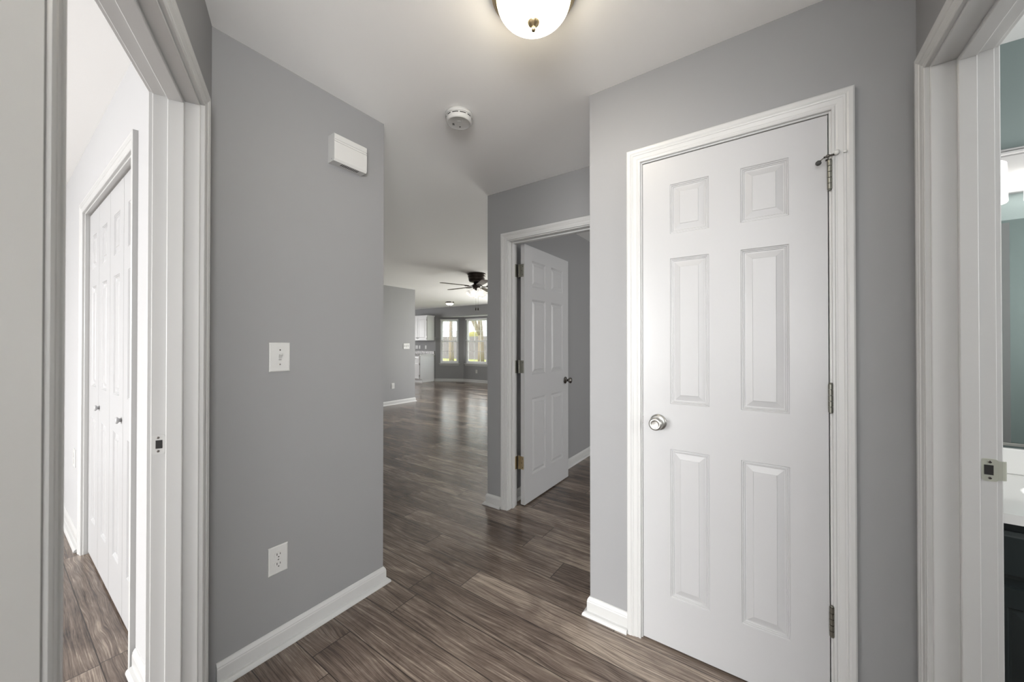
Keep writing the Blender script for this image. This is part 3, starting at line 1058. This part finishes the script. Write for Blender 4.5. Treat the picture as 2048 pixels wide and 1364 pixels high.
for k in range(5):
    t = math.radians(178.8 + 72 * k)
    M = frame((fx, fy, CH - 0.215), (math.cos(t), math.sin(t)), (-math.sin(t), math.cos(t))) @ Matrix.Rotation(math.radians(-7), 4, 'X')
    mb = MB(M)
    out = []
    for a, w in ((0.17, 0.042), (0.20, 0.050), (0.40, 0.056), (0.60, 0.060), (0.645, 0.052), (0.66, 0.030)):
        out.append((a, w))
    pts = [(a, w) for a, w in out] + [(a, -w) for a, w in reversed(out)]
    mb.prism(pts, -0.004, 0.004)
    bl = build('blade', mb, BLADE, fan)
    mb = MB(M)
    mb.tube([(0.060, 0, 0.025), (0.10, 0, -0.004), (0.14, 0, -0.010), (0.185, 0, -0.008)], 0.008, 8)
    mb.prism([(0.165, 0.03), (0.215, 0.036), (0.235, 0.0), (0.215, -0.036), (0.165, -0.03)], -0.010, -0.004)
    for dy in (-0.024, 0.024):
        mb.lathe([(0.007, -0.016), (0.007, -0.010), (0, -0.010)], (0.195, dy, 0), seg=10)
    build('blade_bracket', mb, DARKBRONZE, bl)
for k in range(4):
    t = math.radians(214.8 + 28 + 90 * k)
    M = frame((fx, fy, CH - 0.262), (math.cos(t), math.sin(t)), (-math.sin(t), math.cos(t)))
    mb = MB(M)
    mb.tube([(0.03, 0, 0.012), (0.055, 0, 0.010), (0.075, 0, -0.005)], 0.010, 10)
    arm = build('lamp_arm', mb, DARKBRONZE, fan)
    Ms = M @ Matrix.Translation((0.072, 0, 0.0)) @ Matrix.Rotation(math.radians(-38), 4, 'Y')
    mb = MB(Ms)

    def scallop(tt, hh):
        return 0.07 * math.cos(8 * tt) * max(0.0, (-hh - 0.04) / 0.09)
    mb.lathe([(0.024, 0.0), (0.026, -0.02), (0.040, -0.045), (0.053, -0.075), (0.060, -0.105), (0.066, -0.125), (0.060, -0.122), (0.046, -0.075), (0.020, -0.02), (0.0, -0.015)], seg=40, ruff=scallop)
    build('bell_shade', mb, BULBGLASS, arm)
for dx, ln in ((-0.012, 0.40), (0.026, 0.40)):
    px, py = fx + dx * math.cos(PSI), fy + dx * math.sin(PSI)
    mb = MB()
    mb.tube([(px, py, CH - 0.27), (px, py, CH - 0.27 - ln + 0.1)], 0.0012, 6)
    c = build('pull_chain', mb, PEWTER, fan)
    mb = MB()
    zt = CH - 0.27 - ln + 0.10
    mb.lathe([(0, zt), (0.006, zt - 0.004), (0.010, zt - 0.02), (0.012, zt - 0.04), (0.006, zt - 0.05), (0, zt - 0.05)], (px, py, 0), seg=14)
    build('pull_knob', mb, DARKBRONZE, c)

# ------------------------------------------------------------------ kitchen
CABP = [(0.0, 0.0), (0.003, -0.004), (0.006, -0.004), (0.03, -0.001), (0.032, 0.0)]


def cab_door(parent, name, M, w, h, a0, z0, m=CABW, stile=0.055, knob=None, th=0.019, hinge_a=None):
    mb = MB(M)
    panelled(mb, w, h, th, [(stile, w - stile)], [(z0 + stile, z0 + h - stile)], z0=z0, a0=a0, prof=CABP, back=False)
    d = build(name, mb, m, parent)
    if knob:
        mb = MB(M)
        mb.lathe([(0, 0), (0.006, 0), (0.005, 0.012), (0.014, 0.018), (0.015, 0.024), (0, 0.028)], (knob[0], 0, knob[1]), axis='y', seg=16)
        build('knob', mb, DARKBRONZE, d)
    if hinge_a is not None:
        for zz in (z0 + 0.09, z0 + h - 0.09):
            mb = MB(M)
            mb.bbox(hinge_a, hinge_a + 0.012, -0.005, 0.004, zz - 0.03, zz + 0.03, 0.001)
            build('hinge', mb, PEWTER, d)
    return d


CX = -9.16
up = thing('wall_cabinet', (CX - 0.6, 8.62, 1.36), 'white wall cabinet hung left of the dining bay', 'cabinet')
mb = MB()
mb.bbox(CX - 1.0, CX, 8.31, 8.619, 1.36, 2.15, 0.002)
build('body', mb, CABW, up)
mb = MB()
zt = 2.15
for (d0, h0, d1, h1) in ((0.0, 0.0, 0.012, 0.006), (0.012, 0.006, 0.03, 0.03), (0.03, 0.03, 0.036, 0.034)):
    mb.box(CX - 1.0, CX + d1, 8.31 - d1, 8.619, zt + h0, zt + h1)
build('crown_moulding', mb, CABW, up)
MU = frame((0, 8.29), (1, 0), (0, -1))
cab_door(up, 'cabinet_door', MU, 0.42, 0.74, CX - 0.44, 1.385, knob=(CX - 0.405, 1.44), hinge_a=CX - 0.018)
cab_door(up, 'cabinet_door', MU, 0.42, 0.74, CX - 0.88, 1.385, knob=(CX - 0.495, 1.44), hinge_a=CX - 0.90)

lo = thing('base_cabinet', (CX - 0.6, 8.62, 0.0), 'white base cabinet under the granite worktop left of the bay', 'cabinet')
mb = MB()
mb.bbox(CX - 1.6, CX, 8.02, 8.619, 0.105, 0.865, 0.002)
mb.box(CX - 1.6, CX - 0.002, 8.09, 8.619, 0.0, 0.105)
build('body', mb, CABW, lo)
ML = frame((0, 8.00), (1, 0), (0, -1))
cab_door(lo, 'cabinet_door', ML, 0.42, 0.56, CX - 0.46, 0.125, knob=(CX - 0.42, 0.63), hinge_a=CX - 0.035)
cab_door(lo, 'drawer', ML, 0.42, 0.145, CX - 0.46, 0.705, stile=0.03, knob=(CX - 0.25, 0.778))
cab_door(lo, 'cabinet_door', ML, 0.42, 0.56, CX - 0.92, 0.125, knob=(CX - 0.54, 0.63))
cab_door(lo, 'drawer', ML, 0.42, 0.145, CX - 0.92, 0.705, stile=0.03, knob=(CX - 0.71, 0.778))

wt = thing('kitchen_worktop', (CX - 0.6, 8.3, 0.866), 'grey speckled worktop with low splashback on the base cabinet', 'worktop')
mb = MB()
mb.bbox(CX - 1.6, CX + 0.022, 7.975, 8.618, 0.8655, 0.905, 0.004)
build('slab', mb, GRANITE, wt)
mb = MB()
mb.bbox(CX - 1.6, CX + 0.018, 8.596, 8.618, 0.9052, 1.005, 0.003)
build('splashback', mb, GRANITE, wt)
mb = MB()
mb.box(CX + 0.0222, CX + 0.0240, 7.975, 8.618, 0.866, 0.904)
build('end_band', mb, CABW, wt)

# ------------------------------------------------------------------ bay windows
def bay_window(name, M, a0, a1, z0, z1, cols, label, depth=0.10):
    root = thing(name, M @ Vector(((a0 + a1) / 2, -0.05, z0)), label, 'window', None, 'structure')
    mb = MB(M)
    f = 0.045
    n0, n1 = -0.092, -0.035
    mb.bbox(a0, a0 + f, n0, n1, z0, z1, 0.002)
    mb.bbox(a1 - f, a1, n0, n1, z0, z1, 0.002)
    mb.bbox(a0 + f, a1 - f, n0, n1, z1 - f, z1, 0.002)
    mb.bbox(a0 + f, a1 - f, n0, n1, z0, z0 + f, 0.002)
    build('window_frame', mb, VINYL, root)
    mb = MB(M)
    mb.bbox(a0 - 0.035, a1 + 0.035, -0.035, 0.045, z0 - 0.024, z0, 0.004)
    build('window_sill', mb, TRIM, root)
    mb = MB(M)
    mb.bbox(a0 - 0.012, a1 + 0.012, 0.0, 0.014, z0 - 0.075, z0 - 0.0242, 0.003)
    build('apron', mb, TRIM, root)
    zm = (z0 + z1) / 2 - 0.01
    for (s0, s1, n) in ((z0 + f, zm + 0.018, -0.055), (zm - 0.018, z1 - f, -0.075)):
        mb = MB(M)
        r = 0.032
        x0, x1 = a0 + f, a1 - f
        mb.box(x0, x0 + r, n - 0.012, n + 0.010, s0, s1)
        mb.box(x1 - r, x1, n - 0.012, n + 0.010, s0, s1)
        mb.box(x0 + r, x1 - r, n - 0.012, n + 0.010, s0, s0 + r)
        mb.box(x0 + r, x1 - r, n - 0.012, n + 0.010, s1 - r, s1)
        g = 0.006
        for k in range(1, cols):
            x = x0 + r + (x1 - x0 - 2 * r) * k / cols
            mb.box(x - g, x + g, n - 0.005, n + 0.003, s0 + r, s1 - r)
        zz = (s0 + s1) / 2
        mb.box(x0 + r, x1 - r, n - 0.0045, n + 0.0035, zz - g, zz + g)
        sash = build('sash', mb, VINYL, root)
        mb = MB(M)
        mb.box(x0 + r, x1 - r, n - 0.002, n + 0.001, s0 + r, s1 - r)
        build('pane', mb, GLASS, sash)
    return root


def blind(M, a0, a1, ztop, zbot, label):
    root = thing('window_blind', M @ Vector(((a0 + a1) / 2, -0.02, ztop)), label, 'blind')
    mb = MB(M)
    mb.bbox(a0 + 0.004, a1 - 0.004, -0.034, 0.012, ztop - 0.045, ztop, 0.003)
    build('headrail', mb, BLIND, root)
    mb = MB(M)
    z = ztop - 0.07
    while z > zbot:
        mb.box(a0 + 0.008, a1 - 0.008, -0.033, 0.012, z - 0.0015, z + 0.0015)
        z -= 0.043
    build('slat_panel', mb, BLIND, root)
    for a in (a0 + 0.1, a1 - 0.1):
        mb = MB(M)
        mb.tube([(a, 0.0125, ztop - 0.045), (a, 0.0125, z)], 0.0012, 6)
        build('ladder_cord', mb, BLIND, root)
    mb = MB(M)
    mb.bbox(a0 + 0.006, a1 - 0.006, -0.033, 0.012, z, z + 0.014, 0.002)
    build('bottom_rail', mb, BLIND, root)
    return root


bay_window('window_1', F_BL, 0.155, 0.775, 0.60, 2.07, 3, 'white double-hung window in the slanted bay wall')
bay_window('window_2', F_BC, -8.195, -7.285, 0.60, 2.07, 3, 'wider white double-hung window in the middle of the bay')
bay_window('window_3', F_BR, 0.155, 0.775, 0.60, 2.07, 3, 'white double-hung window on the hidden side of the bay')
blind(F_BL, 0.155, 0.775, 2.07, 1.36, 'white slatted blind half lowered in the slanted bay window')
blind(F_BC, -8.195, -7.285, 2.07, 1.36, 'white slatted blind half lowered in the wider bay window')

fr = thing('floor_register', (-8.01, 8.66, 0), 'dark metal floor vent below the bay windows', 'floor vent')
mb = MB()
mb.bbox(-8.16, -7.86, 8.61, 8.71, 0.0, 0.006, 0.002)
build('grille', mb, DARKBRONZE, fr)
mb = MB()
mb.bbox(-7.90, -7.89, 8.65, 8.67, 0.006, 0.012, 0.001)
build('damper_lever', mb, PEWTER, fr)

# ------------------------------------------------------------------ bathroom
VX = 0.512
va = thing('bathroom_vanity', (1.1, 2.0, 0.0), 'black-green bathroom vanity cabinet under the white top', 'vanity')
mb = MB()
mb.bbox(VX, 2.0, 1.755, 2.268, 0.09, 0.600, 0.002)
mb.box(VX, 2.0, 1.755, 1.775, 0.600, 0.738)
mb.box(VX, VX + 0.018, 1.775, 2.268, 0.600, 0.738)
mb.box(1.982, 2.0, 1.775, 2.268, 0.600, 0.738)
mb.box(VX + 0.003, 1.99, 1.82, 2.265, 0.0, 0.09)
build('body', mb, VANITY, va)
MV = frame((0, 1.737), (1, 0), (0, -1))
VP = [(0.0, 0.0), (0.004, -0.006), (0.010, -0.006), (0.035, -0.001), (0.037, 0.0)]


def van_front(name, a0, w, z0, h, knob=None):
    mb = MB(MV)
    st = 0.058 if h > 0.3 else 0.0
    if st:
        panelled(mb, w, h, 0.019, [(st, w - st)], [(z0 + st, z0 + h - st)], z0=z0, a0=a0, prof=VP, back=False)
    else:
        lo_ = [mb.vert(q) for q in ((a0, -0.018, z0), (a0 + w, -0.018, z0), (a0 + w, -0.018, z0 + h), (a0, -0.018, z0 + h))]
        for o, n in ((0.0, -0.008), (0.010, -0.003), (0.014, 0.0)):
            hi_ = [mb.vert(q) for q in ((a0 + o, n, z0 + o), (a0 + w - o, n, z0 + o), (a0 + w - o, n, z0 + h - o), (a0 + o, n, z0 + h - o))]
            for k in range(4):
                mb.face([lo_[k], lo_[(k + 1) % 4], hi_[(k + 1) % 4], hi_[k]])
            lo_ = hi_
        mb.face(lo_)
    d = build(name, mb, VANITY, va)
    if knob:
        mb = MB(MV)
        mb.lathe([(0, 0), (0.006, 0), (0.005, 0.012), (0.014, 0.018), (0.015, 0.024), (0, 0.028)], (knob[0], 0, knob[1]), axis='y', seg=16)
        build('knob', mb, PEWTER, d)


for k in range(3):
    a0 = VX + 0.012 + k * 0.49
    van_front('drawer_front', a0, 0.47, 0.570, 0.140)
    van_front('vanity_door', a0, 0.47, 0.110, 0.435, knob=(a0 + 0.43, 0.48))

vt = thing('washbasin_counter', (1.1, 2.0, 0.738), 'white moulded vanity top with oval basin and backsplash', 'vanity top')
mb = MB()
cx, cy, ra, rb = 0.935, 1.985, 0.235, 0.165
X0, X1, Y0, Y1, ZT = 0.498, 2.02, 1.722, 2.268, 0.768
N = 64
outer, rings = [], []
for k in range(N):
    t = 2 * PI * k / N
    c_, s_ = math.cos(t), math.sin(t)
    lim = min((X1 - cx) / c_ if c_ > 1e-9 else 1e9, (X0 - cx) / c_ if c_ < -1e-9 else 1e9, (Y1 - cy) / s_ if s_ > 1e-9 else 1e9, (Y0 - cy) / s_ if s_ < -1e-9 else 1e9)
    outer.append((cx + c_ * lim, cy + s_ * lim))
prev = [mb.vert((p[0], p[1], ZT)) for p in outer]
low = [mb.vert((p[0], p[1], ZT - 0.029)) for p in outer]
for k in range(N):
    mb.face([prev[k], prev[(k + 1) % N], low[(k + 1) % N], low[k]])
mb.face(low)
for sc, dz in ((1.0, 0.0), (0.985, -0.003), (0.95, -0.014), (0.86, -0.05), (0.68, -0.09), (0.42, -0.112), (0.1, -0.12)):
    cur = [mb.vert((cx + ra * sc * math.cos(2 * PI * k / N), cy + rb * sc * math.sin(2 * PI * k / N), ZT + dz)) for k in range(N)]
    for k in range(N):
        mb.face([prev[k], prev[(k + 1) % N], cur[(k + 1) % N], cur[k]], dz < 0)
    prev = cur
mb.face(prev)
build('counter', mb, MARBLE, vt)
mb = MB()
mb.bbox(X0, X1, 2.244, 2.268, ZT + 0.0005, ZT + 0.098, 0.004)
build('backsplash', mb, MARBLE, vt)

mi = thing('bathroom_mirror', (1.4, 2.27, 0.885), 'large frameless mirror above the vanity', 'mirror')
mb = MB()
mb.bbox(0.60, 2.0, 2.264, 2.2695, 0.885, 1.748, 0.001)
build('mirror_glass', mb, MIRROR, mi)
mb = MB()
mb.bbox(0.60, 2.0, 2.258, 2.2698, 0.874, 0.8848, 0.001)
build('bottom_channel', mb, NICKEL, mi)

vl = thing('vanity_light', (0.95, 2.27, 1.93), 'white bar light with frosted cylinder shades over the mirror', 'vanity light')
mb = MB()
mb.bbox(0.53, 1.25, 2.240, 2.2695, 1.846, 1.990, 0.003)
mb.bbox(0.52, 1.26, 2.226, 2.2695, 1.990, 2.002, 0.002)
mb.bbox(0.515, 1.265, 2.232, 2.2695, 2.005, 2.014, 0.002)
build('backplate', mb, mat('white_light_plate', (172, 172, 172), 0.25, 0.0), vl)
for k in range(4):
    x = 0.685 + 0.135 * k
    mb = MB()
    mb.tube([(x, 2.24, 1.93), (x, 2.19, 1.945), (x, 2.165, 1.943)], 0.010, 10)
    a = build('lamp_arm', mb, NICKEL, vl)
    mb = MB()
    mb.lathe([(0.0, 1.943), (0.038, 1.943), (0.0445, 1.937), (0.0455, 1.93), (0.0475, 1.795), (0.044, 1.790), (0.043, 1.80), (0.0, 1.81)], (x, 2.165, 0), seg=32)
    build('cylinder_shade', mb, VSHADE, a)

# ------------------------------------------------------------------ the garden beyond the bay
mb = MB()
n = 24
for i in range(n):
    for j in range(n):
        pass
gx = [-60 + 120 * i / n for i in range(n + 1)]
gy = [9.3 + 70 * j / n for j in range(n + 1)]
ids = [[mb.vert((x, y, -0.16 + 0.05 * math.sin(x * 0.4) * math.cos(y * 0.3))) for y in gy] for x in gx]
for i in range(n):
    for j in range(n):
        mb.face([ids[i][j], ids[i + 1][j], ids[i + 1][j + 1], ids[i][j + 1]], True)
tag(build('ground_lawn', mb, GRASS), 'sunlit winter lawn beyond the bay windows', 'lawn', None, 'structure')

fe = thing('garden_fence', (-22, 24, -0.1), 'weathered grey wooden board fence across the lawn', 'fence')
mb = MB()
x = -36.0
while x < -8:
    w = 0.138
    mb.box(x, x + w, 24.0, 24.02, -0.12, 1.86 + random.uniform(-0.015, 0.015))
    x += w + 0.012
build('board_panel', mb, FENCEW, fe)
mb = MB()
for z in (0.25, 0.95, 1.6):
    mb.box(-36, -8, 24.02, 24.06, z, z + 0.09)
build('rail', mb, FENCEW, fe)


def tree(x, y, h, r, label, seed, lean=0.0):
    rd = random.Random(seed)
    root = thing('bare_tree', (x, y, -0.2), label, 'tree')
    mb = MB()

    def grow(p, d, length, rad, depth):
        pts = [p]
        q = p.copy()
        dd = d.copy()
        for _ in range(4):
            dd = (dd + Vector((rd.uniform(-.14, .14), rd.uniform(-.14, .14), rd.uniform(-.03, .10)))).normalized()
            q = q + dd * length / 4
            pts.append(q.copy())
        mb.tube(pts, rad, 7, rad * 0.62)
        if depth > 0:
            for _ in range(3):
                i = rd.choice((2, 3, 4))
                a = rd.uniform(0, 2 * PI)
                nd = (dd + Vector((math.cos(a), math.sin(a), rd.uniform(-0.1, 0.5))) * rd.uniform(0.5, 0.9)).normalized()
                grow(pts[i], nd, length * rd.uniform(0.55, 0.8), rad * 0.5, depth - 1)
    grow(Vector((x, y, -0.3)), Vector((lean, 0, 1)).normalized(), h * 0.45, r, 4)
    build('trunk', mb, BARK, root, weld=False)
    return root


tree(-19.6, 20.2, 7.5, 0.20, 'forked bare tree in the slanted bay window', 3)
tree(-17.4, 21.0, 9.0, 0.26, 'thick bare tree in the wider bay window', 11)
tree(-28.6, 30.0, 9.0, 0.22, 'bare tree far beyond the fence', 5)
sb = thing('garden_shrub', (-23.7, 27.5, -0.1), 'rounded olive shrub showing above the fence', 'shrub')
mb = MB()
for k in range(9):
    a = random.uniform(0, 2 * PI)
    rr = random.uniform(0, 0.8)
    s = random.uniform(0.5, 0.8)
    mb.lathe([(0, -s)] + [(s * math.sin(t * PI / 8), -s * math.cos(t * PI / 8)) for t in range(1, 8)] + [(0, s)],
             (-23.7 + rr * math.cos(a), 27.5 + rr * math.sin(a), random.uniform(0.3, 1.7)), seg=14, ruff=lambda t, h: 0.12 * math.sin(7 * t + 9 * h))
build('foliage', mb, SHRUB, sb)

GROUPS = {'wall_outlet': 'white wall outlets', 'light_switch': 'white wall switches', 'bare_tree': 'bare trees beyond the bay windows',
          'window_blind': 'slatted blinds in the bay windows', 'ceiling_light': 'lit dome lights on the ceilings'}
for o in scn.objects:
    if o.parent is None and o.name.split('.')[0] in GROUPS:
        o['group'] = GROUPS[o.name.split('.')[0]]

# bookkeeping left over from building
for o in scn.objects:
    if '_o' in o:
        del o['_o']
